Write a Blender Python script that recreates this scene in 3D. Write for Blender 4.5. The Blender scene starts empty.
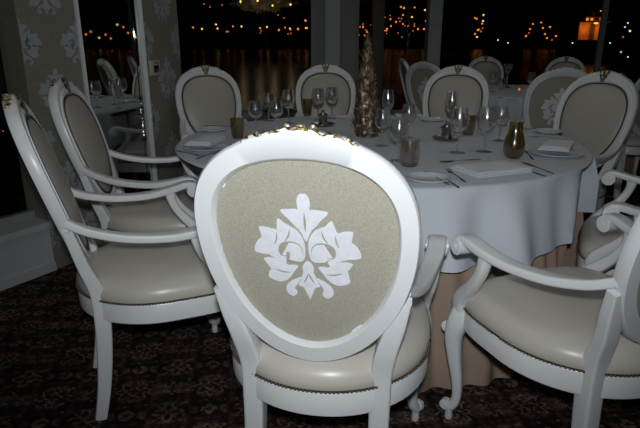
import bpy, bmesh, math, random
from mathutils import Vector, Matrix, noise
random.seed(7)
C = bpy.context.scene.collection
PI = math.pi
R = math.radians
H = 1.22            # camera height
PITCH = 17.3
FPX = 545.0

# ------------------------------------------------------------------ camera
cam_d = bpy.data.cameras.new('camera')
cam = bpy.data.objects.new('camera', cam_d); C.objects.link(cam)
cam.location = (0, 0, H)
cam.rotation_euler = (R(90 - PITCH), 0, 0)
cam_d.sensor_width = 36; cam_d.lens = 36 * FPX / 640
cam_d.clip_start = 0.05; cam_d.clip_end = 2000
bpy.context.scene.camera = cam

def ray(u, v):
    p = R(PITCH); x = (u - 320) / FPX; y = (214 - v) / FPX
    return Vector((x, math.cos(p) + y * math.sin(p), -math.sin(p) + y * math.cos(p)))
def atz(u, v, z):
    d = ray(u, v); t = (z - H) / d.z
    return (d.x * t, d.y * t)

# ------------------------------------------------------------------ materials
def new_mat(name):
    m = bpy.data.materials.new(name); m.use_nodes = True
    nt = m.node_tree
    return m, nt, nt.nodes['Principled BSDF']
def N(nt, t, **k):
    n = nt.nodes.new(t)
    for a, b in k.items(): setattr(n, a, b)
    return n
def ramp(nt, fac, stops, interp='LINEAR'):
    r = N(nt, 'ShaderNodeValToRGB'); r.color_ramp.interpolation = interp
    e = r.color_ramp.elements
    while len(e) < len(stops): e.new(0.5)
    for el, (p, c) in zip(e, stops):
        el.position = p; el.color = (c[0], c[1], c[2], 1)
    nt.links.new(fac, r.inputs[0]); return r.outputs[0]
def objcoord(nt, scale=(1, 1, 1)):
    tc = N(nt, 'ShaderNodeTexCoord'); mp = N(nt, 'ShaderNodeMapping')
    mp.inputs['Scale'].default_value = scale
    nt.links.new(tc.outputs['Object'], mp.inputs[0]); return mp.outputs[0]
def noise_tex(nt, vec, scale, detail=3, rough=.5):
    n = N(nt, 'ShaderNodeTexNoise'); n.inputs['Scale'].default_value = scale
    n.inputs['Detail'].default_value = detail; n.inputs['Roughness'].default_value = rough
    if vec: nt.links.new(vec, n.inputs['Vector'])
    return n.outputs[0]
def bump(nt, bs, h, strength=.3, dist=.001):
    b = N(nt, 'ShaderNodeBump'); b.inputs['Strength'].default_value = strength
    b.inputs['Distance'].default_value = dist
    nt.links.new(h, b.inputs['Height']); nt.links.new(b.outputs[0], bs.inputs['Normal'])
def simple(name, col, rough=.5, metal=0, var=0.0, vscale=8, bmp=0, bscale=60, coat=0):
    m, nt, bs = new_mat(name)
    bs.inputs['Roughness'].default_value = rough; bs.inputs['Metallic'].default_value = metal
    bs.inputs['Coat Weight'].default_value = coat
    oc = objcoord(nt)
    n = noise_tex(nt, oc, vscale)
    lo = [c * (1 - var) for c in col]; hi = [min(1, c * (1 + var)) for c in col]
    nt.links.new(ramp(nt, n, [(.3, lo), (.7, hi)]), bs.inputs['Base Color'])
    if bmp: bump(nt, bs, noise_tex(nt, oc, bscale), bmp)
    return m

M = {}
M['white_paint'] = simple('white_paint', (.75, .77, .775), .32, var=.03, vscale=6, bmp=.12, bscale=25)
M['vinyl'] = simple('cream_vinyl', (.56, .53, .47), .33, var=.04, vscale=4, bmp=.15, bscale=18)
M['backvinyl'] = simple('grey_cream_vinyl', (.46, .44, .39), .38, var=.04, vscale=4, bmp=.1, bscale=30)
M['nail'] = simple('antique_brass_nail', (.16, .13, .08), .35, metal=.9)
M['piping'] = simple('dark_piping', (.06, .055, .045), .7)
M['applique'] = simple('white_applique', (.74, .75, .80), .8, var=.06, vscale=60, bmp=.3, bscale=400)
M['tablecloth'] = simple('white_tablecloth', (.62, .67, .73), .85, var=.02, vscale=3, bmp=.2, bscale=300)
M['napkin'] = simple('white_napkin', (.80, .82, .87), .85, var=.03, bmp=.3, bscale=300)
M['skirt'] = simple('beige_skirt', (.38, .275, .21), .75, var=.08, vscale=5, bmp=.2, bscale=200)
M['china'] = simple('white_china', (.66, .69, .72), .12)
M['steel'] = simple('polished_steel', (.45, .45, .45), .22, metal=1)
M['pewter'] = simple('tarnished_pewter', (.34, .32, .28), .3, metal=1, var=.25, vscale=20)
M['plaster'] = simple('white_plaster', (.52, .55, .56), .7, var=.04)
M['frame_grey'] = simple('grey_window_frame', (.30, .32, .32), .5, var=.05)
M['ceiling'] = simple('ceiling_paint', (.35, .34, .32), .9, var=.03)
M['dark_wood'] = simple('dark_wood', (.05, .035, .025), .5, var=.3)
M['thermo'] = simple('cream_plastic', (.50, .47, .36), .5)
M['screen'] = simple('black_screen', (.01, .01, .01), .15)
M['wallmotif'] = simple('damask_motif', (.36, .39, .40), .6, var=.1, vscale=50)
M['hill'] = simple('night_hill', (.004, .004, .005), 1, var=.3)
M['stone'] = simple('harbour_building_stone', (.4, .22, .1), .9, var=.2, vscale=.5)
M['tree'] = simple('grey_foliage', (.26, .25, .21), .9, var=.5, vscale=.6)

# linen with visible weave
m, nt, bs = new_mat('beige_linen'); M['linen'] = m
oc = objcoord(nt)
n1 = noise_tex(nt, objcoord(nt, (1400, 1400, 420)), 1, 2); n2 = noise_tex(nt, objcoord(nt, (420, 420, 1400)), 1, 2)
mx = N(nt, 'ShaderNodeMath', operation='ADD'); nt.links.new(n1, mx.inputs[0]); nt.links.new(n2, mx.inputs[1])
nt.links.new(ramp(nt, mx.outputs[0], [(.36, (.23, .21, .155)), (.5, (.37, .35, .28)), (.64, (.52, .50, .42))]), bs.inputs['Base Color'])
mx.use_clamp = False
ml = N(nt, 'ShaderNodeMath', operation='MULTIPLY'); ml.inputs[1].default_value = .5
nt.links.new(mx.outputs[0], ml.inputs[0])
for l in list(nt.links):
    if l.to_node.type == 'VALTORGB': nt.links.new(ml.outputs[0], l.to_node.inputs[0])
bs.inputs['Roughness'].default_value = .9; bump(nt, bs, ml.outputs[0], .5, .001)

# gilded carving, gold rubbed through to paint
m, nt, bs = new_mat('rubbed_gilding'); M['gilt'] = m
n = noise_tex(nt, objcoord(nt), 70, 4, .7)
nt.links.new(ramp(nt, n, [(.40, (.03, .02, .008)), (.47, (.25, .16, .03)), (.54, (.48, .34, .10)), (.58, (.78, .78, .74))]), bs.inputs['Base Color'])
bs.inputs['Metallic'].default_value = .45; bs.inputs['Roughness'].default_value = .38
m, nt, bs = new_mat('worn_bronze'); M['bronze'] = m
n = noise_tex(nt, objcoord(nt), 60, 4, .7)
nt.links.new(ramp(nt, n, [(.40, (.04, .035, .02)), (.52, (.22, .18, .10)), (.62, (.60, .56, .45))]), bs.inputs['Base Color'])
bs.inputs['Metallic'].default_value = .6; bs.inputs['Roughness'].default_value = .35

# wallpaper
m, nt, bs = new_mat('taupe_wallpaper'); M['wallpaper'] = m
n = noise_tex(nt, objcoord(nt, (300, 300, 60)), 1, 2)
nt.links.new(ramp(nt, n, [(.35, (.19, .185, .15)), (.65, (.26, .25, .205))]), bs.inputs['Base Color'])
bs.inputs['Roughness'].default_value = .6

# oriental carpet: mirrored tiles of stepped noise
m, nt, bs = new_mat('patterned_carpet'); M['carpet'] = m
tc = N(nt, 'ShaderNodeTexCoord'); sp = N(nt, 'ShaderNodeSeparateXYZ')
mp = N(nt, 'ShaderNodeMapping'); mp.inputs['Rotation'].default_value = (0, 0, R(-8))
nt.links.new(tc.outputs['Object'], mp.inputs[0]); nt.links.new(mp.outputs[0], sp.inputs[0])
def math_n(op, a, b=None):
    q = N(nt, 'ShaderNodeMath', operation=op)
    for i, x in enumerate((a, b)):
        if x is None: continue
        if isinstance(x, (int, float)): q.inputs[i].default_value = x
        else: nt.links.new(x, q.inputs[i])
    return q.outputs[0]
def kal(tile, step, scale, off, shift):
    px = math_n('PINGPONG', math_n('ADD', sp.outputs[0], 50 + shift), tile)
    py = math_n('PINGPONG', math_n('ADD', sp.outputs[1], 50 + shift), tile)
    if step:
        px = math_n('SNAP', px, step); py = math_n('SNAP', py, step)
    cb = N(nt, 'ShaderNodeCombineXYZ'); nt.links.new(px, cb.inputs[0]); nt.links.new(py, cb.inputs[1]); cb.inputs[2].default_value = off
    return noise_tex(nt, cb.outputs[0], scale, 2, .6)
k1 = kal(.14, .004, 30, 1.3, 0); k3 = kal(.28, 0, 6, 2.2, .1)
T = .14
px = math_n('PINGPONG', math_n('ADD', sp.outputs[0], 50), T); py = math_n('PINGPONG', math_n('ADD', sp.outputs[1], 50), T)
def less(a_, b_): return math_n('LESS_THAN', a_, b_)
def band(x_, w_): return less(math_n('ABSOLUTE', x_), w_)
def radial(ax, ay, R0, lob, n_, w_):
    rr_ = math_n('SQRT', math_n('ADD', math_n('MULTIPLY', ax, ax), math_n('MULTIPLY', ay, ay)))
    th_ = math_n('ARCTAN2', ay, ax)
    edge = math_n('MULTIPLY', math_n('ADD', math_n('MULTIPLY', math_n('COSINE', math_n('MULTIPLY', th_, n_)), lob), 1), R0)
    return band(math_n('SUBTRACT', rr_, edge), w_)
qx = math_n('SUBTRACT', T, px); qy = math_n('SUBTRACT', T, py)
mk = radial(px, py, .050, .22, 8, .006)
for o_ in (radial(px, py, .022, .3, 4, .005), radial(qx, qy, .036, .35, 4, .007), radial(qx, py, .030, .25, 8, .005), radial(px, qy, .018, .1, 4, .009)):
    mk = math_n('MAXIMUM', mk, o_)
cr = math_n('MULTIPLY', band(math_n('SUBTRACT', qx, qy), .005), less(math_n('MAXIMUM', qx, qy), .05)); mk = math_n('MAXIMUM', mk, cr)
sx_ = math_n('PINGPONG', math_n('ADD', sp.outputs[0], 50.013), .035); sy_ = math_n('PINGPONG', math_n('ADD', sp.outputs[1], 50.02), .035)
sq = math_n('MULTIPLY', less(sx_, .006), less(sy_, .006)); mk = math_n('MAXIMUM', mk, sq)
ero = noise_tex(nt, mp.outputs[0], 55, 3, .7)
mk = math_n('MULTIPLY', mk, math_n('GREATER_THAN', ero, .47))
dots = math_n('GREATER_THAN', k1, .60)
mk = math_n('MAXIMUM', mk, math_n('MULTIPLY', dots, .55))
a = ramp(nt, k1, [(.46, (.016, .011, .011)), (.52, (.050, .032, .030))], 'LINEAR')
b = ramp(nt, mk, [(0, (0, 0, 0)), (1, (.155, .13, .105))])
ad = N(nt, 'ShaderNodeMix', data_type='RGBA', blend_type='LIGHTEN'); ad.inputs['Factor'].default_value = 1
nt.links.new(a, ad.inputs[6]); nt.links.new(b, ad.inputs[7])
mu = N(nt, 'ShaderNodeMix', data_type='RGBA', blend_type='MULTIPLY'); mu.inputs['Factor'].default_value = 1
nt.links.new(ad.outputs[2], mu.inputs[6]); nt.links.new(ramp(nt, k3, [(.4, (.7, .62, .6)), (.6, (1.3, 1.15, 1.1))]), mu.inputs[7])
fz = noise_tex(nt, tc.outputs['Object'], 260, 2)
mu2 = N(nt, 'ShaderNodeMix', data_type='RGBA', blend_type='MULTIPLY'); mu2.inputs['Factor'].default_value = 1
nt.links.new(mu.outputs[2], mu2.inputs[6]); nt.links.new(ramp(nt, fz, [(.3, (.75, .75, .75)), (.7, (1.2, 1.2, 1.2))]), mu2.inputs[7])
nt.links.new(mu2.outputs[2], bs.inputs['Base Color']); bs.inputs['Roughness'].default_value = .95
bs.inputs['Specular IOR Level'].default_value = .15
bump(nt, bs, fz, .6, .003)

def thin_glass(name, tint, refl=1.0, rough=0.0, ior=1.5):
    m = bpy.data.materials.new(name); m.use_nodes = True; nt = m.node_tree
    nt.nodes.remove(nt.nodes['Principled BSDF']); out = nt.nodes['Material Output']
    tr = N(nt, 'ShaderNodeBsdfTransparent'); n = noise_tex(nt, objcoord(nt), 12)
    nt.links.new(ramp(nt, n, [(.3, [c * .94 for c in tint]), (.7, tint)]), tr.inputs[0])
    gl = N(nt, 'ShaderNodeBsdfGlossy'); gl.inputs['Roughness'].default_value = rough
    fr = N(nt, 'ShaderNodeLayerWeight'); fr.inputs['Blend'].default_value = .5
    pw_ = N(nt, 'ShaderNodeMath', operation='POWER'); pw_.inputs[1].default_value = 4.5
    nt.links.new(fr.outputs['Facing'], pw_.inputs[0])
    q = N(nt, 'ShaderNodeMath', operation='MULTIPLY_ADD'); q.inputs[1].default_value = .5 * refl; q.inputs[2].default_value = .03; q.use_clamp = True
    nt.links.new(pw_.outputs[0], q.inputs[0])
    mx = N(nt, 'ShaderNodeMixShader'); nt.links.new(q.outputs[0], mx.inputs[0])
    nt.links.new(tr.outputs[0], mx.inputs[1]); nt.links.new(gl.outputs[0], mx.inputs[2])
    nt.links.new(mx.outputs[0], out.inputs[0]); return m
M['glass'] = thin_glass('clear_glass', (.985, .99, .99), 1.0, .02)
M['olive_glass'] = thin_glass('olive_glass', (.78, .73, .48), 1.2, .02)
M['smoke_glass'] = thin_glass('smoky_glass', (.88, .845, .79), 1.2, .02)
M['foot_glass'] = thin_glass('clear_glass_foot', (.96, .97, .97), 1.6, .12)
M['pane'] = thin_glass('window_pane_glass', (.85, .87, .87), 1.0, 0)
m, nt, bs = new_mat('tinted_mirror'); M['mirror'] = m
nt.links.new(ramp(nt, noise_tex(nt, objcoord(nt), 3), [(.3, (.60, .62, .62)), (.7, (.66, .68, .68))]), bs.inputs['Base Color'])
bs.inputs['Metallic'].default_value = 1; bs.inputs['Roughness'].default_value = .015
m, nt, bs = new_mat('dark_water'); M['water'] = m
bs.inputs['Base Color'].default_value = (.001, .0012, .0015, 1); bs.inputs['Roughness'].default_value = .2
bs.inputs['IOR'].default_value = 1.10
bump(nt, bs, noise_tex(nt, objcoord(nt), .9, 3), .3, .12)
def real_glass(name, col):
    m, nt, bs = new_mat(name)
    nt.links.new(ramp(nt, noise_tex(nt, objcoord(nt), 12), [(.3, [c * .97 for c in col]), (.7, col)]), bs.inputs['Base Color'])
    bs.inputs['Transmission Weight'].default_value = 1; bs.inputs['Roughness'].default_value = 0; bs.inputs['IOR'].default_value = 1.45
    bs.inputs['Coat Weight'].default_value = 1; bs.inputs['Coat Roughness'].default_value = .14; bs.inputs['Coat IOR'].default_value = 2.0
    return m
M['glass'] = real_glass('clear_wine_glass', (1, 1, 1))
M['olive_glass'] = real_glass('olive_glass', (.55, .46, .20)); M['smoke_glass'] = real_glass('smoky_glass', (.86, .80, .72))
# centrepiece wrap
m, nt, bs = new_mat('silvered_leaf_wrap'); M['wrap'] = m
n = noise_tex(nt, objcoord(nt, (1, 1, .5)), 45, 4, .7)
nt.links.new(ramp(nt, n, [(.38, (.035, .022, .014)), (.52, (.17, .115, .075)), (.66, (.48, .43, .36))]), bs.inputs['Base Color'])
bs.inputs['Roughness'].default_value = .35; bs.inputs['Metallic'].default_value = .3
bump(nt, bs, n, .8, .004)
def emit(name, col, s):
    m, nt, bs = new_mat(name); bs.inputs['Base Color'].default_value = (*col, 1)
    bs.inputs['Emission Color'].default_value = (*col, 1); bs.inputs['Emission Strength'].default_value = s
    return m
M['amber'] = emit('amber_lamp_glow', (1, .27, .03), 1.5)
M['yellow'] = emit('yellow_lamp_glow', (1, .58, .12), 1.9)
M['orange_dim'] = emit('dim_orange_lamp_glow', (1, .18, .03), .9)
M['cool'] = emit('cool_dot_glow', (.75, .9, 1), 2.2)
M['downlight'] = emit('warm_downlight', (1, .9, .78), 4)
M['ember'] = emit('candle_glow', (1, .22, .05), 1.2)

# ------------------------------------------------------------------ helpers
def obj(name, bm, mats, parent=None, smooth=True, loc=None):
    me = bpy.data.meshes.new(name)
    bmesh.ops.recalc_face_normals(bm, faces=bm.faces)
    bm.to_mesh(me); bm.free()
    if not isinstance(mats, (list, tuple)): mats = [mats]
    for m_ in mats: me.materials.append(m_)
    if smooth:
        for p in me.polygons: p.use_smooth = True
        try: me.set_sharp_from_angle(angle=R(42))
        except Exception: pass
    o = bpy.data.objects.new(name, me); C.objects.link(o)
    if parent: o.parent = parent
    if loc: o.location = loc
    return o
def tag(o, label, cat, group=None, kind=None):
    o['label'] = label; o['category'] = cat
    if group: o['group'] = group
    if kind: o['kind'] = kind
    return o
def empty(name, label, cat, loc=(0, 0, 0), rz=0, group=None):
    o = bpy.data.objects.new(name, None); C.objects.link(o)
    o.empty_display_size = .1
    o.location = loc; o.rotation_euler = (0, 0, rz); tag(o, label, cat, group); return o
def struct(name, bm, mats, parent=None, **k):
    o = obj(name, bm, mats, parent, **k)
    if not parent: o['kind'] = 'structure'
    return o
def children(o): return [c for c in bpy.data.objects if c.parent == o]
def copy_tree(o, parent=None):
    c = o.copy(); C.objects.link(c)
    if parent: c.parent = parent
    for ch in children(o): copy_tree(ch, c)
    return c
def box(bm, c, s, rz=0, bev=0, mi=0):
    g = bmesh.ops.create_cube(bm, size=1)
    mt = Matrix.Translation(c) @ Matrix.Rotation(rz, 4, 'Z') @ Matrix.Diagonal((*s, 1))
    bmesh.ops.transform(bm, matrix=mt, verts=g['verts'])
    fs = {f for v in g['verts'] for f in v.link_faces}
    if bev:
        es = {e for v in g['verts'] for e in v.link_edges}
        r_ = bmesh.ops.bevel(bm, geom=list(es), offset=bev, segments=2, affect='EDGES', profile=.5)
        fs = fs | set(r_['faces'])
    for f in fs:
        if f.is_valid: f.material_index = mi
def lathe(bm, prof, seg=24, c=(0, 0, 0), mi=0):
    rings = []
    for r, z in prof:
        if r < 1e-5: rings.append([bm.verts.new((c[0], c[1], c[2] + z))])
        else: rings.append([bm.verts.new((c[0] + r * math.cos(2 * PI * i / seg), c[1] + r * math.sin(2 * PI * i / seg), c[2] + z)) for i in range(seg)])
    for a, b in zip(rings, rings[1:]):
        for i in range(seg):
            j = (i + 1) % seg
            if len(a) == 1 and len(b) == 1: continue
            if len(a) == 1: f = bm.faces.new((a[0], b[i], b[j]))
            elif len(b) == 1: f = bm.faces.new((a[i], a[j], b[0]))
            else: f = bm.faces.new((a[i], a[j], b[j], b[i]))
            f.material_index = mi
def catmull(P, n):
    P = [Vector(p) for p in P]; out = []
    for i in range(len(P) - 1):
        p0 = P[max(i - 1, 0)]; p1 = P[i]; p2 = P[i + 1]; p3 = P[min(i + 2, len(P) - 1)]
        for k in range(n):
            t = k / n
            out.append(.5 * ((2 * p1) + (-p0 + p2) * t + (2 * p0 - 5 * p1 + 4 * p2 - p3) * t * t + (-p0 + 3 * p1 - 3 * p2 + p3) * t ** 3))
    out.append(P[-1]); return out
def sweep(bm, path, sizes, side=Vector((1, 0, 0)), n=5, exp=3.2, seg=16, mi=0):
    """path control points, sizes (w along side, t across) per control point; squircle section"""
    pts = catmull(path, n)
    sz = catmull([(a, b, 0) for a, b in sizes], n)
    rings = []
    for i, p in enumerate(pts):
        t = (pts[min(i + 1, len(pts) - 1)] - pts[max(i - 1, 0)]).normalized()
        s = (side - t * side.dot(t)).normalized(); u = t.cross(s).normalized()
        ring = []
        for k in range(seg):
            a = 2 * PI * (k + .5) / seg; ca, sa = math.cos(a), math.sin(a)
            x = math.copysign(abs(ca) ** (2 / exp), ca) * sz[i][0] / 2
            y = math.copysign(abs(sa) ** (2 / exp), sa) * sz[i][1] / 2
            ring.append(bm.verts.new(p + s * x + u * y))
        rings.append(ring)
    for a, b in zip(rings, rings[1:]):
        for k in range(seg):
            f = bm.faces.new((a[k], a[(k + 1) % seg], b[(k + 1) % seg], b[k])); f.material_index = mi
    for r_ in (rings[0], rings[-1]):
        f = bm.faces.new(r_); f.material_index = mi
def ball(bm, c, r, sx=1, sy=1, sz=1, sub=1, rot=None, mi=0):
    g = bmesh.ops.create_icosphere(bm, subdivisions=sub, radius=r)
    mt = Matrix.Translation(c) @ (rot.to_4x4() if rot else Matrix.Identity(4)) @ Matrix.Diagonal((sx, sy, sz, 1))
    bmesh.ops.transform(bm, matrix=mt, verts=g['verts'])
    for v in g['verts']:
        for f in v.link_faces: f.material_index = mi

# ------------------------------------------------------------------ damask motif, right half traced; x from axis, y down (units ~ 355 tall)
MOT = [
 [(0, 42), (10, 42), (19, 55), (21, 72), (16, 92), (26, 88), (50, 90), (76, 93), (66, 108), (50, 122), (36, 140), (24, 150), (12, 166), (6, 184), (0, 192)],
 [(9, 250), (5, 225), (5, 198), (14, 172), (30, 152), (48, 145), (56, 150), (68, 132), (84, 118), (90, 135), (90, 158), (100, 160), (124, 150), (150, 150), (146, 168), (140, 184), (156, 194), (170, 215), (174, 236), (152, 242), (126, 243), (104, 232), (98, 222), (100, 240), (94, 256), (78, 268), (70, 272), (72, 258), (78, 250), (78, 238), (66, 230), (52, 232), (48, 240), (40, 232), (44, 214), (62, 206), (78, 212), (88, 222), (86, 204), (70, 194), (50, 196), (36, 208), (30, 226), (34, 240), (46, 250), (62, 250), (56, 262), (36, 266), (18, 260)],
 [(30, 276), (48, 272), (66, 276), (84, 260), (104, 254), (128, 252), (148, 256), (136, 276), (120, 290), (132, 302), (138, 322), (118, 334), (96, 338), (74, 330), (58, 314), (46, 296)],
 [(0, 256), (10, 262), (20, 280), (14, 296), (22, 306), (28, 326), (38, 346), (20, 350), (12, 362), (6, 380), (0, 397)],
 [(24, 312), (40, 320), (56, 328), (74, 342), (82, 362), (74, 380), (58, 388), (44, 380), (42, 366), (52, 356), (62, 362), (58, 372), (66, 368), (66, 354), (54, 344), (40, 342), (32, 332)],
]
def chaikin(P, k=.2, closed=True):
    out = []
    n = len(P)
    for i in range(n if closed else n - 1):
        a, b = P[i], P[(i + 1) % n]
        out += [(a[0] + (b[0] - a[0]) * k, a[1] + (b[1] - a[1]) * k), (b[0] - (b[0] - a[0]) * k, b[1] - (b[1] - a[1]) * k)]
    return out
STROKES = [[(12, 244), (16, 216), (30, 200), (54, 196), (80, 204), (90, 222), (86, 240), (72, 244), (60, 236)],
           [(16, 262), (40, 262), (60, 258), (72, 246)], [(50, 154), (56, 176), (70, 196)], [(92, 166), (96, 190), (104, 206)],
           [(60, 300), (84, 300), (112, 292)], [(0, 300), (8, 318), (18, 336)], [(0, 100), (1, 130), (0, 160)]]
def stroke_polys(s, w=2.6):
    out = []
    for S in STROKES:
        Q = [Vector((p.x, p.y)) for p in catmull([(x, y, 0) for x, y in S], 4)]
        for sx in (1, -1):
            L_, R_ = [], []
            for i, p in enumerate(Q):
                d = (Q[min(i + 1, len(Q) - 1)] - Q[max(i - 1, 0)]).normalized(); nn = Vector((-d.y, d.x)) * w * math.sin(PI * (i + .6) / (len(Q) + .2))
                L_.append(((p.x + nn.x) * s * sx, (218 - p.y - nn.y) * s)); R_.append(((p.x - nn.x) * s * sx, (218 - p.y + nn.y) * s))
            out.append(L_ + R_[::-1])
    return out
def motif_polys(s):
    out = []
    for P in MOT:
        if P[0][0] == 0:
            full = [(x * s, (218 - y) * s) for x, y in P] + [(-x * s, (218 - y) * s) for x, y in reversed(P) if x != 0]
            out.append(chaikin(chaikin(full)))
        else:
            Q = chaikin(chaikin(P))
            out.append([(x * s, (218 - y) * s) for x, y in Q])
            out.append([(-x * s, (218 - y) * s) for x, y in reversed(Q)])
    return out
def add_motif(bm, s, fn, clip=None, mi=1, polys=None):
    """fn(x,z) -> 3D point; clip (x0,x1,z0,z1) in local"""
    for P in (polys or motif_polys(s)):
        t = bmesh.new(); vs = [t.verts.new((x, 0, z)) for x, z in P]
        t.faces.new(vs); bmesh.ops.triangulate(t, faces=t.faces[:])
        if clip:
            for co, no in (((clip[0], 0, 0), (-1, 0, 0)), ((clip[1], 0, 0), (1, 0, 0)), ((0, 0, clip[2]), (0, 0, -1)), ((0, 0, clip[3]), (0, 0, 1))):
                bmesh.ops.bisect_plane(t, geom=t.verts[:] + t.edges[:] + t.faces[:], plane_co=co, plane_no=no, clear_outer=True)
        mp_ = {v: bm.verts.new(fn(v.co.x, v.co.z)) for v in t.verts}
        for f in t.faces:
            nf = bm.faces.new([mp_[v] for v in f.verts]); nf.material_index = mi
        t.free()

# ================================================================== CHAIR
def by(z):
    t = max(0, (z - .45) / .63)
    return -.235 - .160 * t ** 1.3
def egg(th, a, up, dn, zc, nu, nd):
    c, s = math.cos(th), math.sin(th)
    if s >= 0: x = math.copysign(abs(c) ** (2 / nu), c) * a; z = zc + up * abs(s) ** (2 / nu)
    else: x = math.copysign(abs(c) ** (2 / nd), c) * a; z = zc - dn * abs(s) ** (2 / nd)
    return x, z
ZC = .835
def inner(th, k=1.0):
    return egg(th, .191 * k, .173 * k, .283 * k, ZC, 2.5, 1.95)
def outer(th):
    x, z = egg(th, .236, .225, .337, ZC, 2.45, 1.95)
    if z > 1: z += .016 * math.exp(-(x / .06) ** 2) + .006 * math.exp(-((abs(x) - .085) / .02) ** 2)
    return x, z
SEAT = [(-.02)]
def seat_pt(th, k=1.0):
    c, s = math.cos(th), math.sin(th)
    n = 4.2 if s > 0 else 2.05
    x = math.copysign(abs(c) ** (2 / n), c) * .277 * k; y = math.copysign(abs(s) ** (2 / n), s) * (.262 if s > 0 else .285) * k
    return x, y
def make_chair():
    t = empty('dining_chair', 'x', 'chair')
    # back frame
    bm = bmesh.new(); NS = 80
    sec = [(0, -.003), (.03, -.008), (.10, -.018), (.16, -.0225), (.90, -.022), (1, -.014), (1, .008), (.93, .015), (.66, .016), (.55, .011), (.42, .012), (.34, .018), (.14, .017), (0, .007)]
    rings = []
    for i in range(NS):
        th = 2 * PI * i / NS
        (xi, zi), (xo, zo) = inner(th), outer(th)
        rings.append([bm.verts.new((xi + (xo - xi) * q, by(zi + (zo - zi) * q) + d, zi + (zo - zi) * q)) for q, d in sec])
    for i in range(NS):
        a, b = rings[i], rings[(i + 1) % NS]
        for k in range(len(sec)):
            k2 = (k + 1) % len(sec); bm.faces.new((a[k], a[k2], b[k2], b[k]))
    fr = obj('back_frame', bm, M['white_paint'], t)
    # rear linen panel with applique
    bm = bmesh.new()
    def disc(dfun, K=8, kmax=1.03, mi=0):
        rr = []
        for j in range(1, K + 1):
            k = kmax * j / K
            rr.append([bm.verts.new((x, by(z) + dfun(k), z)) for x, z in (inner(2 * PI * i / 64, k) for i in range(64))])
        cvt = bm.verts.new((0, by(ZC) + dfun(0), ZC))
        for i in range(64):
            bm.faces.new((cvt, rr[0][i], rr[0][(i + 1) % 64])).material_index = mi
            for a, b in zip(rr, rr[1:]):
                bm.faces.new((a[i], a[(i + 1) % 64], b[(i + 1) % 64], b[i])).material_index = mi
    disc(lambda k: -.004, mi=0)
    fnm = lambda x, z: Vector((x, by(z + .806) - .0055, z + .806))
    add_motif(bm, 1, fnm, mi=1, polys=[[(x * 1.0, z * 1.12) for x, z in P] for P in motif_polys(.238 / 355)])
    add_motif(bm, 1, lambda x, z: fnm(x, z) - Vector((0, .0006, 0)), mi=0, polys=[[(x, z * 1.12) for x, z in P] for P in stroke_polys(.238 / 355)])
    # clipped ends of the neighbouring motif at the panel's rim
    def blob(cx, cz, rx, rz_, ang):
        P = []
        for i in range(18):
            a = 2 * PI * i / 18; w = 1 + .22 * math.sin(3 * a + cx * 40)
            x, z = rx * w * math.cos(a), rz_ * w * math.sin(a)
            P.append((cx + x * math.cos(ang) - z * math.sin(ang), cz + x * math.sin(ang) + z * math.cos(ang)))
        add_motif(bm, 1, lambda x, z: Vector((x, by(z) - .0055, z)), mi=1, polys=[P])
    blob(-.165, .958, .012, .012, 0); blob(.105, .592, .034, .010, .75); blob(-.095, .582, .012, .007, -.7)
    obj('rear_panel', bm, [M['linen'], M['applique']], t, smooth=False)
    # front cushion
    bm = bmesh.new()
    disc(lambda k: .008 + .026 * max(0, 1 - k * k) ** .6, K=12, kmax=1.0)
    obj('backrest_cushion', bm, M['backvinyl'], t)
    bm = bmesh.new(); rg = []
    for i in range(64):
        th = 2 * PI * i / 64; rg.append([])
        for k in range(6):
            a = 2 * PI * k / 6; x, z = inner(th, .985 + .022 * math.cos(a))
            rg[-1].append(bm.verts.new((x, by(z) + .014 + .005 * math.sin(a), z)))
    for i in range(64):
        for k in range(6): bm.faces.new((rg[i][k], rg[i][(k + 1) % 6], rg[(i + 1) % 64][(k + 1) % 6], rg[(i + 1) % 64][k]))
    obj('piping', bm, M['piping'], t)
    # carved crest
    bm = bmesh.new(); rnd = random.Random(3); P = []; Z = []
    for i in range(58):
        q = (i + .5) / 58 * 2 - 1; x, z = outer(PI / 2 - q * .46)
        g = 1 if not .22 < q < .30 else .35
        env = min(1, (1 - abs(q)) * 5)
        wv = .75 + .35 * math.sin(i * 1.9) + rnd.uniform(-.2, .2)
        P.append((x, by(z) - .008 + .004 * math.sin(i * .8), z - .002 + .0018 * math.sin(i * 1.3)))
        Z.append((.020 * env * (.8 + .2 * wv), .0058 * env * g * wv + .001))
    sweep(bm, P, Z, side=Vector((0, 1, 0)), n=2, exp=2.2, seg=10)
    obj('crest_gilding', bm, M['gilt'], t)
    bm = bmesh.new()
    ctop = outer(PI / 2)[1]
    for sx in (-1, 1):
        for k in range(6):
            zz = ctop - .006 - k * .0095; xx = sx * (.024 - k * .0036)
            ball(bm, (xx, by(zz) + .018, zz), .009, .9, .6, 1.3, 1, Matrix.Rotation(sx * (.5 + k * .05), 3, 'Y'))
    for k in range(5):
        zz = ctop - .004 - k * .012; ball(bm, (0, by(zz) + .02, zz), .0095 - k * .0008, 1.2, .7, 1)
    obj('crest_carving', bm, M['bronze'], t)
    # seat rail
    bm = bmesh.new(); NS = 72; rg = []
    for i in range(NS):
        th = 2 * PI * i / NS; P = []
        for k, z in ((.88, .366), (.975, .362), (1.0, .368), (1.0, .426), (.985, .432), (.88, .432)):
            x, y = seat_pt(th, k); P.append(bm.verts.new((x, y, z)))
        rg.append(P)
    for i in range(NS):
        a, b = rg[i], rg[(i + 1) % NS]
        for k in range(6): bm.faces.new((a[k], a[(k + 1) % 6], b[(k + 1) % 6], b[k]))
    obj('seat_rail', bm, M['white_paint'], t)
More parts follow.
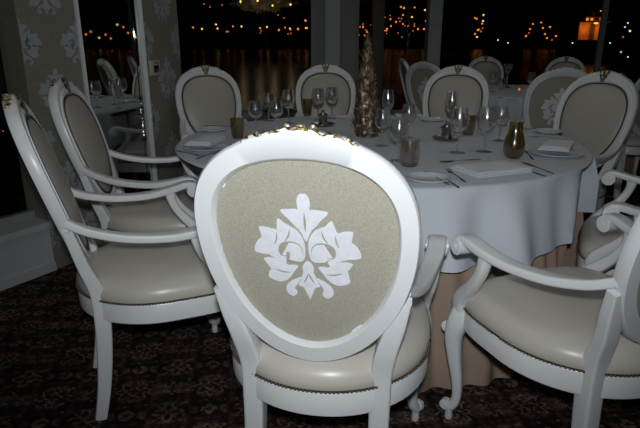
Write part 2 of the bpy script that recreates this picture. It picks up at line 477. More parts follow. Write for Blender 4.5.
    # seat cushion
    bm = bmesh.new(); prof = [(.93, .422), (.985, .430), (1.003, .442), (1.003, .456), (.985, .473), (.94, .489), (.86, .501), (.72, .509), (.5, .514), (.25, .516)]
    rr = [[bm.verts.new((*seat_pt(2 * PI * i / NS, k), z)) for i in range(NS)] for k, z in prof]
    for a, b in zip(rr, rr[1:]):
        for i in range(NS): bm.faces.new((a[i], a[(i + 1) % NS], b[(i + 1) % NS], b[i]))
    bm.faces.new(rr[-1]); bm.faces.new(rr[0])
    obj('seat_cushion', bm, M['vinyl'], t)
    # nailhead trim spaced evenly
    bm0 = bmesh.new(); rb = [[bm0.verts.new((*seat_pt(2 * PI * i / 144, k_), z_)) for i in range(144)] for k_, z_ in ((1.0, .4335), (1.006, .4345), (1.006, .4385), (1.0, .4395))]
    for k_ in range(4):
        for i in range(144): bm0.faces.new((rb[k_][i], rb[k_][(i + 1) % 144], rb[(k_ + 1) % 4][(i + 1) % 144], rb[(k_ + 1) % 4][i]))
    pts = [Vector((*seat_pt(2 * PI * i / 720, 1.008), .4365)) for i in range(721)]
    L = [0]
    for a, b in zip(pts, pts[1:]): L.append(L[-1] + (b - a).length)
    n = int(L[-1] / .0105); bm = bm0; j = 0
    for i in range(n):
        s = L[-1] * i / n
        while L[j + 1] < s: j += 1
        ball(bm, pts[j], .0042, 1, 1, 1, 1)
    obj('nailhead_trim', bm, M['nail'], t)
    X = Vector((1, 0, 0))
    for sx in (1, -1):
        # rear legs running up into the back frame
        bm = bmesh.new()
        sweep(bm, [(sx * .172, -.262, 0), (sx * .165, -.238, .12), (sx * .160, -.222, .26), (sx * .160, -.217, .38), (sx * .162, -.224, .47), (sx * .174, by(.55) + .001, .55), (sx * .193, by(.62) - .001, .62), (sx * .212, by(.69) - .001, .69)],
              [(.036, .038), (.043, .044), (.050, .050), (.052, .052), (.052, .046), (.050, .038), (.042, .035), (.026, .030)], exp=7, seg=24)
        obj('leg', bm, M['white_paint'], t)
        # cabriole front legs
        bm = bmesh.new(); d = Vector((sx * .6, .8, 0)); base = Vector((sx * .246, .212, 0))
        def q(o_, z): return base + d * o_ + Vector((0, 0, z))
        sweep(bm, [q(-.004, .435), q(.004, .40), q(.014, .36), q(.021, .31), q(.014, .24), q(.0, .16), q(-.004, .10), q(.004, .065), q(.020, .048)],
              [(.056, .058), (.064, .066), (.066, .068), (.057, .058), (.045, .046), (.035, .036), (.030, .031), (.032, .033), (.034, .034)], side=Vector((-d.y, d.x, 0)), exp=2.8, seg=20)
        lathe(bm, [(.0, .0), (.011, 0), (.014, .012), (.012, .03), (.016, .046), (0, .055)], 14, q(.018, 0))
        lg = obj('leg', bm, M['white_paint'], t)
        for zz, rr_, oo, nm_ in ((.052, .020, .030, 'foot_scroll'), (.345, .023, .040, 'knee_scroll')):
            bm = bmesh.new()
            c0 = q(oo, zz); sd = Vector((-d.y, d.x, 0))
            for kk in range(3):
                for e in (-1, 1):
                    cc = c0 + sd * e * (.004 + .0045 * kk)
                    rot = Vector((0, 0, 1)).rotation_difference(sd).to_matrix()
                    tb = bmesh.ops.create_cone(bm, cap_ends=True, segments=16, radius1=rr_ * (1 - .28 * kk), radius2=rr_ * (1 - .28 * kk), depth=.010)
                    bmesh.ops.transform(bm, matrix=Matrix.Translation(cc) @ rot.to_4x4(), verts=tb['verts'])
            obj(nm_, bm, M['white_paint'], lg)
        # armrest
        bm = bmesh.new(); y0 = by(.70)
        sweep(bm, [(sx * .205, y0 + .002, .712), (sx * .222, -.22, .683), (sx * .243, -.12, .658), (sx * .264, 0, .650), (sx * .281, .09, .661), (sx * .287, .145, .673), (sx * .288, .178, .672), (sx * .288, .194, .658)],
              [(.034, .026), (.040, .026), (.045, .026), (.049, .026), (.052, .027), (.053, .027), (.053, .027), (.051, .025)], exp=5, seg=20)
        ar = obj('armrest', bm, M['white_paint'], t)
        bm = bmesh.new(); rot = Matrix.Rotation(PI / 2, 4, 'Y')
        for r_, w in ((.0275, .056), (.022, .061), (.0175, .058), (.012, .064), (.005, .070)):
            tb = bmesh.ops.create_cone(bm, cap_ends=True, segments=24, radius1=r_, radius2=r_, depth=w)
            bmesh.ops.transform(bm, matrix=Matrix.Translation((sx * .288, .179, .651)) @ rot, verts=tb['verts'])
        obj('scroll', bm, M['white_paint'], ar)
        bm = bmesh.new()
        sweep(bm, [(sx * .279, .085, .652), (sx * .280, .090, .615), (sx * .278, .108, .575), (sx * .272, .142, .530), (sx * .263, .182, .490), (sx * .256, .206, .458), (sx * .250, .212, .425)],
              [(.034, .044), (.034, .034), (.034, .034), (.037, .038), (.044, .046), (.052, .054), (.054, .054)], exp=3.5, seg=18)
        obj('arm_support', bm, M['white_paint'], t)
    return t
chair0 = make_chair()
used = [False]
CH = []
def place_chair(x, y, deg, label, group):
    if used[0]: o = copy_tree(chair0)
    else: o = chair0; used[0] = True
    CH.append((x, y, deg))
    o.location = (x, y, 0); o.rotation_euler = (0, 0, R(deg - 90)); o['label'] = label; o['group'] = group
    return o
G1 = 'oval-back armchairs around the round table'
G2 = 'oval-back armchairs around the table behind'
pending = [
 (.030, 1.388, 79.5, 'white oval-back armchair in front centre, its linen back with damask motif facing the viewer', G1),
 (-.575, 1.835, 23, 'white oval-back armchair nearest on the left, seen from the side with dark bronze crest', G1),
 (-.755, 2.51, 7, 'white oval-back armchair on the left beside the wallpapered pillar and mirror', G1),
 (-.65, 3.66, 296, 'white oval-back armchair facing us at far left of the table, right of the thermostat', G1),
 (.05, 4.0, 271, 'white oval-back armchair facing us across the table, just left of the cone centrepiece', G1),
 (.87, 3.74, 249, 'white oval-back armchair facing us across the table, right of the cone centrepiece', G1),
 (1.32, 3.02, 213, 'white oval-back armchair with plain cream back at the right side of the table', G1),
 (1.32, 2.03, 154, 'white armchair cut off by the right edge, its arm scrolls beside the tablecloth', G1),
 (.760, 1.455, 111, 'white oval-back armchair nearest on the right with glossy cream seat and scrolled arm', G1),
 (1.70, 4.12, 80, 'white oval-back chair with taupe damask back, seen behind the plain-backed one at right', G2),
 (1.22, 5.28, 40, 'white oval-back chair turned away, standing behind the armchair right of the cone centrepiece', G2),
 (1.26, 6.05, 5, 'narrow-looking side-on oval-back chair in the dimness beside a window column', G2),
 (2.15, 6.98, 270, 'dim oval-back chair facing us behind the far table, left of its middle', G2),
 (2.95, 6.80, 245, 'dim oval-back chair facing us behind the far table, its right-hand rim only', G2),
 (2.62, 4.62, 92, 'dim oval-back chair at the right edge of the picture, behind the armchairs', G2),
]
for a in pending: place_chair(*a)

# ================================================================== TABLES
TC = Vector((.295, 2.81)); TR = .998
def allowed(center, rmax, chairs):
    """largest radius the cloth may hang at, per angle, pushed in by the chairs"""
    out = []
    for i in range(360):
        a = R(i); d = Vector((math.cos(a), math.sin(a))); r = rmax
        for (x, y, deg) in chairs:
            f = Vector((math.cos(R(deg)), math.sin(R(deg)))); rt = Vector((f.y, -f.x))
            s = .5
            while s < r:
                p = center + d * s - Vector((x, y))
                if abs(p.dot(rt)) < .335 and -.3 < p.dot(f) < .285: r = s - .012; break
                s += .01
        out.append(r)
    sm = []
    for i in range(360):
        sm.append(min(out[i], sum(min(out[(i + k) % 360], out[i] + .25) for k in range(-7, 8)) / 15))
    return sm
def cloth_table(center, tr, chairs, hem, corner, flare, tags, drape_seed):
    cx, cy = center
    t = empty('round_table', tags[0], 'table', (cx, cy, 0))
    bm = bmesh.new(); lathe(bm, [(0, .712), (tr - .01, .712), (tr - .004, .72), (tr - .004, .738), (tr - .01, .742), (0, .742)], 64)
    obj('tabletop', bm, M['dark_wood'], t)
    bm = bmesh.new(); lathe(bm, [(0, 0), (.34, 0), (.34, .03), (.07, .07), (.055, .2), (.055, .62), (.2, .712), (0, .712)], 32)
    obj('pedestal', bm, M['dark_wood'], t)
    al = allowed(Vector(center), tr + flare, chairs)
    NS = 360; rnd = random.Random(drape_seed)
    ph = [rnd.uniform(0, 6.28) for _ in range(6)]
    # overcloth
    bm = bmesh.new(); rows = []
    def wave(i):
        a = 2 * PI * i / NS
        return (.5 * math.sin(19 * a + ph[0] + .9 * math.sin(3 * a + ph[1])) + .3 * math.sin(29 * a + ph[2] + math.sin(4 * a + ph[4])) + .2 * math.sin(9 * a + ph[3]))
    def hemz(i):
        dz = 0
        for ca in corner:
            dd = ((i - ca + 180) % 360) - 180; dz -= .10 * math.exp(-(dd / 17) ** 2)
        return hem + dz + .006 * math.sin(i * PI / 30)
    cen = bm.verts.new((0, 0, .752))
    for r in (.25, .5, .75, .93): rows.append([bm.verts.new((tr * r * math.cos(2 * PI * i / NS), tr * r * math.sin(2 * PI * i / NS), .752)) for i in range(NS)])
    for dr, z in ((.0, .752), (.010, .750), (.016, .744)):
        rows.append([bm.verts.new(((tr + dr) * math.cos(2 * PI * i / NS), (tr + dr) * math.sin(2 * PI * i / NS), z)) for i in range(NS)])
    K = 12
    for k in range(1, K + 1):
        q = k / K; row = []
        for i in range(NS):
            a = 2 * PI * i / NS; z = .744 + (hemz(i) - .744) * q
            w = wave(i); r = tr + .016 + .060 * q + .054 * q ** .6 * w
            r = min(r, max(al[i] + .01 * w * q, .45) if q > .08 else r)
            row.append(bm.verts.new((r * math.cos(a), r * math.sin(a), z)))
        rows.append(row)
    for i in range(NS):
        bm.faces.new((cen, rows[0][i], rows[0][(i + 1) % NS]))
        for a, b in zip(rows, rows[1:]): bm.faces.new((a[i], a[(i + 1) % NS], b[(i + 1) % NS], b[i]))
    bmesh.ops.recalc_face_normals(bm, faces=bm.faces)
    o = obj('tablecloth', bm, M['tablecloth'], loc=(cx, cy, 0)); tag(o, tags[1], 'tablecloth')
    # skirt to the floor
    bm = bmesh.new(); rows = []; K = 10
    for k in range(K + 1):
        q = k / K; row = []
        for i in range(NS * 2):
            a = 2 * PI * i / (NS * 2); z = .738 - .733 * q
            w = math.sin(62 * a + 1.2 * math.sin(7 * a) + ph[5]) + .4 * math.sin(23 * a)
            r = tr - .022 + (flare) * q ** 1.6 + (.003 + .017 * q) * w
            r = min(r, al[(i // 2) % 360] - .035 + .012 * w) if q > .05 else r
            row.append(bm.verts.new((r * math.cos(a), r * math.sin(a), z)))
        rows.append(row)
    for i in range(NS * 2):
        for a, b in zip(rows, rows[1:]): bm.faces.new((a[i], a[(i + 1) % (NS * 2)], b[(i + 1) % (NS * 2)], b[i]))
    o = obj('table_skirt', bm, M['skirt'], loc=(cx, cy, 0)); tag(o, tags[2], 'tablecloth')
cloth_table((TC.x, TC.y), TR, CH[:9], .475, (196, 16), .13,
            ('large round dining table hidden under the white cloth in the middle of the room', 'white tablecloth draped over the large round table in the middle',
             'beige pleated floor-length skirt under the white cloth of the middle table'), 5)
cloth_table((2.35, 5.85), .90, CH[9:], .50, (100, 200), .08,
            ('round dining table in the dim background on the right', 'dim white tablecloth on the background table at right',
             'beige floor-length skirt under the background table cloth at right'), 9)

# ================================================================== TABLEWARE
TZ = .752
def proto(maker):
    st = {}
    def place(loc, rz, label, cat, group, key='k', **kw):
        if key not in st: o = maker(key); st[key] = o
        else: o = copy_tree(st[key])
        o.location = loc; o.rotation_euler = (0, 0, rz); tag(o, label, cat, group); return o
    return place
def mk_wine(key):
    s = {'big': 1.0, 'small': .86, 'tall': 1.08}[key]; w = {'big': 1.0, 'small': .92, 'tall': .82}[key]
    t = empty('wine_glass', 'x', 'glass')
    bm = bmesh.new(); lathe(bm, [(r * w, z * s) for r, z in ((.006, .088), (.022, .094), (.036, .112), (.0425, .135), (.041, .160), (.035, .190), (.0325, .203), (.0318, .203), (.034, .188), (.040, .158), (.0412, .136), (.035, .115), (.021, .097), (0, .091))], 24)
    obj('bowl', bm, M['glass'], t)
    bm = bmesh.new(); lathe(bm, [(.0055 * w, .006), (.004, .02), (.0036, .06 * s), (.0045, .082 * s), (.007, .0885 * s)], 10); obj('stem', bm, M['glass'], t)
    bm = bmesh.new(); lathe(bm, [(0, .001), (.036 * w, .001), (.036 * w, .0025), (.02, .005), (.006, .009)], 24); obj('foot', bm, M['foot_glass'], t)
    return t
wine = proto(mk_wine)
def mk_tumbler(key):
    bm = bmesh.new()
    prof = {'olive_tall': [(0, .001), (.026, .001), (.038, .012), (.045, .035), (.045, .06), (.038, .09), (.030, .115), (.0275, .14), (.029, .155), (.0283, .155), (.0268, .14), (.0292, .115), (.037, .09), (.0438, .06), (.0438, .036), (.037, .014), (0, .006)],
            'smoke': [(0, .001), (.030, .001), (.036, .01), (.040, .035), (.041, .06), (.038, .09), (.0355, .108), (.0347, .108), (.037, .09), (.0398, .06), (.0388, .036), (.035, .013), (0, .007)],
            'olive': [(0, .001), (.026, .001), (.030, .01), (.034, .04), (.036, .075), (.036, .105), (.0352, .105), (.035, .075), (.033, .04), (.029, .012), (0, .007)]}[key]
    lathe(bm, prof, 28)
    return obj('drinking_glass', bm, M['smoke_glass'] if key == 'smoke' else M['olive_glass'])
tumbler = proto(mk_tumbler)
def P3(u, v, z=TZ): x, y = atz(u, v, z); return (x, y, z)
GW = 'clear wine glasses on the round table'
for u, v, key, lab in [
    (457, 153, 'big', 'clear wine glass near the table edge right of the pewter pot'),
    (484, 152, 'big', 'clear wine glass standing left of the tall olive glass'),
    (499, 141, 'small', 'smaller wine glass directly behind the one left of the tall olive glass'),
    (450, 131, 'tall', 'tall clear glass standing behind the pewter pot'),
    (382, 146, 'small', 'wine glass at the foot of the cone centrepiece'),
    (398, 161, 'small', 'wine glass just behind the smoky tumbler'),
    (387, 128, 'tall', 'wine glass behind the others right of the cone centrepiece'),
    (408, 138, 'small', 'wine glass set back between the smoky tumbler and the pewter pot')]:
    wine(P3(u, v), random.random(), lab, 'glass', GW, key)
for u, vt, key, lab in [
    (255, 101, 'small', 'leftmost wine glass of the row showing above the front chair back'),
    (268, 93, 'small', 'second wine glass from the left in the row above the front chair back'),
    (276, 100, 'small', 'third wine glass from the left, lower, above the front chair back'),
    (288, 90, 'big', 'wine glass in the dark gap left of the chair facing us across the table'),
    (318, 88, 'big', 'left of two wine glasses in front of the middle far chair back'),
    (332, 87, 'big', 'right of two wine glasses in front of the middle far chair back')]:
    s = {'small': .86, 'big': 1}[key] * .203
    x, y = atz(u, vt, TZ + s); wine((x, y, TZ), random.random(), lab, 'glass', GW, key)
GT = 'tinted drinking glasses on the round table'
tumbler(P3(513, 158), 0, 'tall olive green glass on the right side of the table', 'glass', GT, 'olive_tall')
tumbler(P3(409, 166), 0, 'smoky brown rounded tumbler beside the front chair back', 'glass', GT, 'smoke')
x, y = atz(237, 118, TZ + .105); tumbler((x, y, TZ), 0, 'olive tumbler at left, beyond the front chair back', 'glass', GT, 'olive')
x, y = atz(307, 99, TZ + .105); tumbler((x, y, TZ), 0, 'olive tumbler in front of the middle far chair back', 'glass', GT, 'olive')
tumbler(P3(468, 135), 0, 'olive tumbler half hidden behind the wine glass by the pewter pot', 'glass', GT, 'olive')

# pots on saucers
def mk_plate(key):
    r = {'saucer': .072, 'bread': .078, 'dinner': .115}[key]
    t = bmesh.new(); lathe(t, [(0, .001), (r * .62, .001), (r * .7, .003), (r * .99, .013), (r, .015), (r * .98, .016), (r * .7, .0065), (r * .6, .004), (0, .004)], 40)
    return obj({'saucer': 'saucer', 'bread': 'bread_plate', 'dinner': 'dinner_plate'}[key], t, M['pewter'] if key == 'saucer' else M['china'])
plate = proto(mk_plate)
def mk_pot(key):
    t = empty('pewter_pot', 'x', 'pot')
    bm = bmesh.new(); lathe(bm, [(0, 0), (.026, 0), (.029, .004), (.029, .010), (.025, .014), (.025, .050), (.029, .056), (.030, .062), (.027, .066), (.024, .060), (0, .058)], 24)
    obj('body', bm, M['pewter'], t)
    bm = bmesh.new(); lathe(bm, [(0, .058), (.020, .058), (.017, .072), (.008, .078), (.010, .086), (.006, .092), (0, .094)], 20); obj('lid', bm, M['pewter'], t)
    return t
pot = proto(mk_pot)
x, y, z = P3(446, 140)
plate((x, y, TZ), 0, 'tarnished metal saucer under the pewter pot near the wine glasses', 'saucer', None, 'saucer')
pot((x, y, TZ + .004), 0, 'small pewter pot on a saucer right of the cone centrepiece', 'pot', None)
x, y = atz(323, 110, TZ + .094)
plate((x, y, TZ), 0, 'tarnished saucer under the dark pot before the middle far chair', 'saucer', None, 'saucer')
pot((x, y, TZ + .004), 1, 'small dark pewter pot below the pair of wine glasses before the middle far chair', 'pot', None)

# cutlery
def mk_cut(key):
    bm = bmesh.new()
    sweep(bm, [(0, -.10, .003), (0, -.07, .0035), (0, -.02, .0045), (0, .02, .005)], [(.009, .003), (.011, .0035), (.0065, .003), (.0045, .003)], exp=2.2, seg=8)
    if key == 'fork':
        sweep(bm, [(0, .02, .005), (0, .04, .004), (0, .055, .003), (0, .066, .0035)], [(.0045, .003), (.010, .0022), (.021, .002), (.022, .002)], exp=3, seg=8)
        for k in range(4):
            x = -.0082 + .00547 * k
            sweep(bm, [(x, .063, .0035), (x, .08, .005), (x * .95, .10, .009)], [(.0034, .002), (.003, .002), (.0018, .0014)], exp=2, seg=6, n=3)
    elif key == 'knife':
        sweep(bm, [(0, .015, .005), (.001, .05, .0045), (.002, .09, .004), (-.002, .115, .0035)], [(.006, .003), (.016, .0022), (.018, .0018), (.004, .0012)], exp=3, seg=8)
    else:
        sweep(bm, [(0, .02, .005), (0, .035, .004), (0, .06, .0032), (0, .085, .005), (0, .094, .006)], [(.0045, .003), (.018, .003), (.033, .003), (.025, .003), (.006, .002)], exp=2, seg=12)
    return obj(key, bm, M['steel'])
cut = proto(mk_cut)
def mk_napkin(key):
    bm = bmesh.new(); L, W, T = {'wide': (.25, .18, 4), 'small': (.20, .13, 4), 'flat': (.17, .10, 2)}[key]
    for k in range(T):
        rows = []
        nx, ny = 14, 8; kk = k / T
        w = W * (1 - .22 * kk); l = L * (1 - .02 * kk)
        for iz in (0, 1):
            for i in range(nx + 1):
                row = []
                for j in range(ny + 1):
                    x = -l / 2 + l * i / nx; y = -W / 2 + w * j / ny
                    e = min(i, nx - i, j, ny - j)
                    z = .0015 + k * .0055 + (.0048 if iz else 0) + .0018 * noise.noise(Vector((x * 18, y * 18, k * 3))) * (1 if k else 0)
                    if e == 0: z += (.0012 if not iz else -.0012)
                    row.append(bm.verts.new((x, y, max(z, .001))))
                rows.append(row)
        for iz in (0, 1):
            b = iz * (nx + 1)
            for i in range(nx):
                for j in range(ny): bm.faces.new((rows[b + i][j], rows[b + i + 1][j], rows[b + i + 1][j + 1], rows[b + i][j + 1]))
        lo, hi = rows[:nx + 1], rows[nx + 1:]
        for i in range(nx):
            bm.faces.new((lo[i][0], lo[i + 1][0], hi[i + 1][0], hi[i][0])); bm.faces.new((lo[i][ny], lo[i + 1][ny], hi[i + 1][ny], hi[i][ny]))
        for j in range(ny):
            bm.faces.new((lo[0][j], lo[0][j + 1], hi[0][j + 1], hi[0][j])); bm.faces.new((lo[nx][j], lo[nx][j + 1], hi[nx][j + 1], hi[nx][j]))
    return obj('napkin', bm, M['napkin'])
napkin = proto(mk_napkin)
def lay(kind, u0, v0, u1, v1, label):       # handle end -> tip
    a = Vector(atz(u0, v0, TZ)); b = Vector(atz(u1, v1, TZ)); m_ = (a + b) / 2; d = (b - a)
    return cut((m_.x, m_.y, TZ), math.atan2(d.y, d.x) - PI / 2, label, kind, 'cutlery on the round table', kind)
def put(fn, u, v, ang, label, cat, key, dz=0, grp=None):
    x, y = atz(u, v, TZ + dz); return fn((x, y, TZ + dz), R(ang), label, cat, grp, key)
GN = 'folded white napkins on the round table'; GP = 'white plates on the round table'
# setting before the near right chair
put(plate, 428, 181, 0, 'white bread plate at the near table edge beside the front chair back', 'plate', 'bread', grp=GP)
lay('knife', 455, 189, 421, 170, 'butter knife lying across the bread plate at the near edge')
lay('fork', 474, 189, 441, 166, 'inner fork left of the folded napkin at the near edge')
lay('fork', 464, 192, 434, 172, 'outer fork between bread plate and folded napkin at the near edge')
lay('spoon', 482, 160, 437, 163, 'dessert spoon lying above the folded napkin at the near edge')
put(napkin, 490, 171, 22, 'largest folded white napkin at the near table edge', 'napkin', 'wide', grp=GN)
lay('knife', 548, 178, 509, 165, 'inner knife right of the large folded napkin')
lay('knife', 558, 176, 519, 162, 'outer knife right of the large folded napkin, below the tall olive glass')
# right setting
put(plate, 556, 155, 0, 'white dinner plate under a napkin at the right of the table', 'plate', 'dinner', grp=GP)
put(napkin, 556, 148, 60, 'folded napkin on the dinner plate at the right of the table', 'napkin', 'small', dz=.017, grp=GN)
lay('knife', 536, 163, 522, 149, 'knife lying left of the napkin-topped plate on the right')
# further right
put(plate, 548, 133, 0, 'bread plate at the far right of the table before the plain-backed chair', 'plate', 'bread', grp=GP)
lay('fork', 560, 139, 534, 137, 'fork lying near the far right plate')
lay('knife', 548, 128, 519, 130, 'knife lying beyond the far right plate')
# far side
put(napkin, 408, 116, 0, 'folded napkin on the far side of the table right of the cone centrepiece', 'napkin', 'flat', grp=GN)
put(napkin, 348, 117, 0, 'folded napkin on the far side of the table left of the cone centrepiece', 'napkin', 'flat', grp=GN)
put(napkin, 508, 124, 70, 'folded napkin behind the tall olive glass', 'napkin', 'flat', grp=GN)
put(plate, 432, 121, 0, 'bread plate on the far side beside the folded napkin', 'plate', 'bread', grp=GP)
# left setting
put(plate, 208, 149, 0, 'white dinner plate at the left edge of the table under a napkin', 'plate', 'dinner', grp=GP)
put(napkin, 206, 143, 78, 'folded napkin on the dinner plate at the left edge of the table', 'napkin', 'small', dz=.017, grp=GN)
lay('knife', 195, 160, 222, 151, 'knife lying in front of the left dinner plate')
lay('fork', 180, 152, 200, 156, 'fork lying at the left edge of the table')
put(plate, 213, 131, 0, 'bread plate at far left of the table', 'plate', 'bread', grp=GP)
lay('knife', 206, 126, 232, 127, 'knife lying beyond the bread plate at far left')

# cone centrepiece
tx, ty = atz(367, 136, TZ)
t = empty('cone_tree_centrepiece', 'tall silvery brown leaf-wrapped cone centrepiece standing mid-table', 'table decoration', (tx, ty, TZ))
bm = bmesh.new(); rows = []; NSG = 40; HH = .50
for k in range(61):
    q = k / 60; z = .02 + HH * q; row = []
    for i in range(NSG):
        a = 2 * PI * i / NSG
        r = .076 * (1 - q) ** .85 + .004
        if q < .12: r *= .80 + .20 * q / .12
        sp_ = (a / (2 * PI) + q * 7.5) % 1.0
        r *= 1 + .17 * (1 - sp_) - .06
        r += .011 * noise.noise(Vector((math.cos(a) * 2.2, math.sin(a) * 2.2, z * 22))) * (1 - q * .6)
        row.append(bm.verts.new((r * math.cos(a) - .010 * q + .006 * math.sin(q * 9), r * math.sin(a), z)))
    rows.append(row)
for a, b in zip(rows, rows[1:]):
    for i in range(NSG): bm.faces.new((a[i], a[(i + 1) % NSG], b[(i + 1) % NSG], b[i]))
bm.faces.new(rows[0]); bm.faces.new(rows[-1])
obj('wrapped_cone', bm, M['wrap'], t)
rnd = random.Random(11)
bm = bmesh.new()
for i in range(150):
    q = (i + .5) / 150; a = i * 2.39996; z = .035 + HH * .97 * q; r = .078 * (1 - q) ** .85 + .003
    L_ = .034 * (1 - .5 * q); n_ = Vector((math.cos(a), math.sin(a), .35)).normalized(); tdir = Vector((-math.sin(a), math.cos(a), 0))
    up = Vector((math.cos(a) * .25, math.sin(a) * .25, 1)).normalized()
    c0 = Vector((math.cos(a) * r - .010 * q, math.sin(a) * r, z)) + n_ * .001
    tw = rnd.uniform(-.5, .5); up2 = (up * math.cos(tw) + tdir * math.sin(tw)); td2 = (tdir * math.cos(tw) - up * math.sin(tw))
    P = [c0 - up2 * L_ * .5, c0 + td2 * L_ * .3 + n_ * .003, c0 + up2 * L_ * .55 + n_ * .009, c0 - td2 * L_ * .3 + n_ * .003]
    mid = c0 + n_ * .006; vs = [bm.verts.new(p) for p in P]; mv = bm.verts.new(mid)
    for k in range(4): bm.faces.new((vs[k], vs[(k + 1) % 4], mv))
obj('leaf_scales', bm, M['wrap'], t)
bm = bmesh.new(); lathe(bm, [(0, 0), (.058, 0), (.062, .008), (.052, .022), (.04, .026), (0, .026)], 28); obj('base', bm, M['bronze'], t)
plate((tx - .0, ty, TZ), 0, 'x', 'plate', None, 'saucer') if False else None

# things on the far table
def far_thing(fn, u, v, key, lab, cat, grp=None):
    x, y = atz(u, v, TZ); fn((x, y, TZ), 0, lab, cat, grp, key)
far_thing(wine, 492, 92, 'big', 'dim wine glass at the left of the background table', 'glass')
far_thing(wine, 530, 93, 'big', 'dim wine glass at the middle of the background table', 'glass')
far_thing(wine, 500, 98, 'small', 'small wine glass at the near left edge of the background table', 'glass')
far_thing(wine, 545, 88, 'small', 'dim wine glass at the right of the background table', 'glass')
x, y = atz(506, 88, TZ)
bm = bmesh.new(); lathe(bm, [(0, 0), (.05, 0), (.05, .006), (.012, .02), (.010, .12), (.02, .16), (.045, .2), (.05, .26), (.047, .26), (.04, .2), (0, .17)], 24)
tag(obj('hurricane_vase', bm, M['glass'], loc=(x, y, TZ)), 'tall glass vase on the background table', 'vase')
x, y = atz(519, 91, TZ)
t = empty('tealight', 'small glowing red tealight on the background table', 'candle', (x, y, TZ))
bm = bmesh.new(); lathe(bm, [(0, 0), (.022, 0), (.024, .03), (.022, .03), (.02, .005), (0, .005)], 18); obj('cup', bm, M['smoke_glass'], t)
bm = bmesh.new(); lathe(bm, [(0, .008), (.012, .008), (.012, .02), (.004, .03), (0, .034)], 12); obj('flame', bm, M['ember'], t)

# ================================================================== ROOM
FLOOR_BOX = (-3.6, 4.7, -1.6, 7.95)
bm = bmesh.new(); box(bm, ((-3.6 + 4.7) / 2, (-1.6 + 7.95) / 2, -.05), (8.3, 9.55, .1)); struct('floor', bm, M['carpet'], smooth=False)
bm = bmesh.new(); box(bm, ((-3.6 + 4.7) / 2, (-1.6 + 7.95) / 2, 2.75), (8.3, 9.55, .1)); struct('ceiling', bm, M['ceiling'], smooth=False)

def wall_seg(bm, p, q, z0, z1, th, mi=0):
    """thickness on the outer (left of p->q) side"""
    p = Vector(p); q = Vector(q); d = (q - p).normalized(); n = Vector((-d.y, d.x))
    m_ = (p + q) / 2 + n * th / 2
    box(bm, (m_.x, m_.y, (z0 + z1) / 2), ((q - p).length, th, z1 - z0), math.atan2(d.y, d.x), mi=mi)
A0 = Vector((-1.50, 2.86)); dv = Vector((.5, .866))
A1 = A0 + dv * .335           # pier one end / mirror start
A2 = A0 + dv * .80            # mirror end
A3 = Vector((-1.0, 4.06))
Lft = A0 - Vector((.50, .866)) * 4.3
def pier(name, p, q, motifs, s, period):
    bm = bmesh.new(); wall_seg(bm, p, q, 0, 2.7, .18)
    d = (q - p).normalized(); n = Vector((d.y, -d.x)); w = (q - p).length
    for (fx, z) in motifs:
        cx_ = fx * w
        f = lambda x, zz, cx_=cx_, z=z: Vector((p.x + d.x * (x + cx_) + n.x * .002, p.y + d.y * (x + cx_) + n.y * .002, zz + z))
        add_motif(bm, s, f, clip=(-cx_ + .004, w - cx_ - .004, -1, 1))
    return struct(name, bm, [M['wallpaper'], M['wallmotif']], smooth=False)
per = .50
ms1 = [(k % 2 * .5 + o_, 1.23 - .25 * k) for k in range(-4, 5) for o_ in ((.0, 1.0) if k % 2 == 0 else (0,))]
pier('wall_left_pillar', A0, A1, [(a_, z_) for a_, z_ in ms1], .235 / 355, per)
ms2 = [(k % 2 * .5 + o_, 1.25 - .25 * k) for k in range(-4, 5) for o_ in ((0., 1.0) if k % 2 == 0 else (.06,))]
pier('wall_left_thermostat', A2, A3, ms2, .28 / 355, per)
for o_ in (bpy.data.objects['wall_left_pillar'], bpy.data.objects['wall_left_thermostat']): pass
bm = bmesh.new(); wall_seg(bm, A3, Vector((-2.02, 7.9)), 0, 2.7, .1); struct('wall_left_return', bm, M['plaster'], smooth=False)
# mirror
t = empty('wall_mirror', 'tall tinted wall mirror between the two wallpapered pillars, reflecting table and glasses', 'mirror', (*((A1 + A2) / 2), 0))
t.rotation_euler = (0, 0, math.atan2(dv.y, dv.x)); Lm = (A2 - A1).length
bm = bmesh.new(); box(bm, (0, .02, 1.35), (Lm, .03, 2.7)); obj('mirror_glass', bm, M['mirror'], t, smooth=False)
for sx in (-1, 1):
    bm = bmesh.new(); box(bm, (sx * (Lm / 2 - .008), -.006, 1.35), (.016, .03, 2.7), bev=.003); obj('edge_strip', bm, M['white_paint'], t)
bm = bmesh.new(); box(bm, (Lm / 2 - .055, .003, 1.35), (.012, .006, 2.7)); obj('bevel_strip', bm, M['mirror'], t, smooth=False)
# thermostat
c = A2 + (A3 - A2).normalized() * .10; d_ = (A3 - A2).normalized(); n_ = Vector((d_.y, -d_.x))
# height from the photograph line of sight at (152,68)
rr = ray(152, 68); tt = c.y / rr.y; zth = H + rr.z * tt
t = empty('thermostat', 'small cream thermostat with black screen on the wallpapered pillar', 'thermostat', (c.x + n_.x * .010, c.y + n_.y * .010, zth)); t.rotation_euler = (0, 0, math.atan2(d_.y, d_.x))
bm = bmesh.new(); box(bm, (0, 0, 0), (.125, .018, .095), bev=.004); obj('housing', bm, M['thermo'], t)
bm = bmesh.new(); box(bm, (.006, -.010, -.006), (.065, .006, .045), bev=.001); obj('display', bm, M['screen'], t)
bm = bmesh.new(); box(bm, (.006, -.0095, .033), (.06, .003, .006)); obj('button_strip', bm, M['piping'], t)

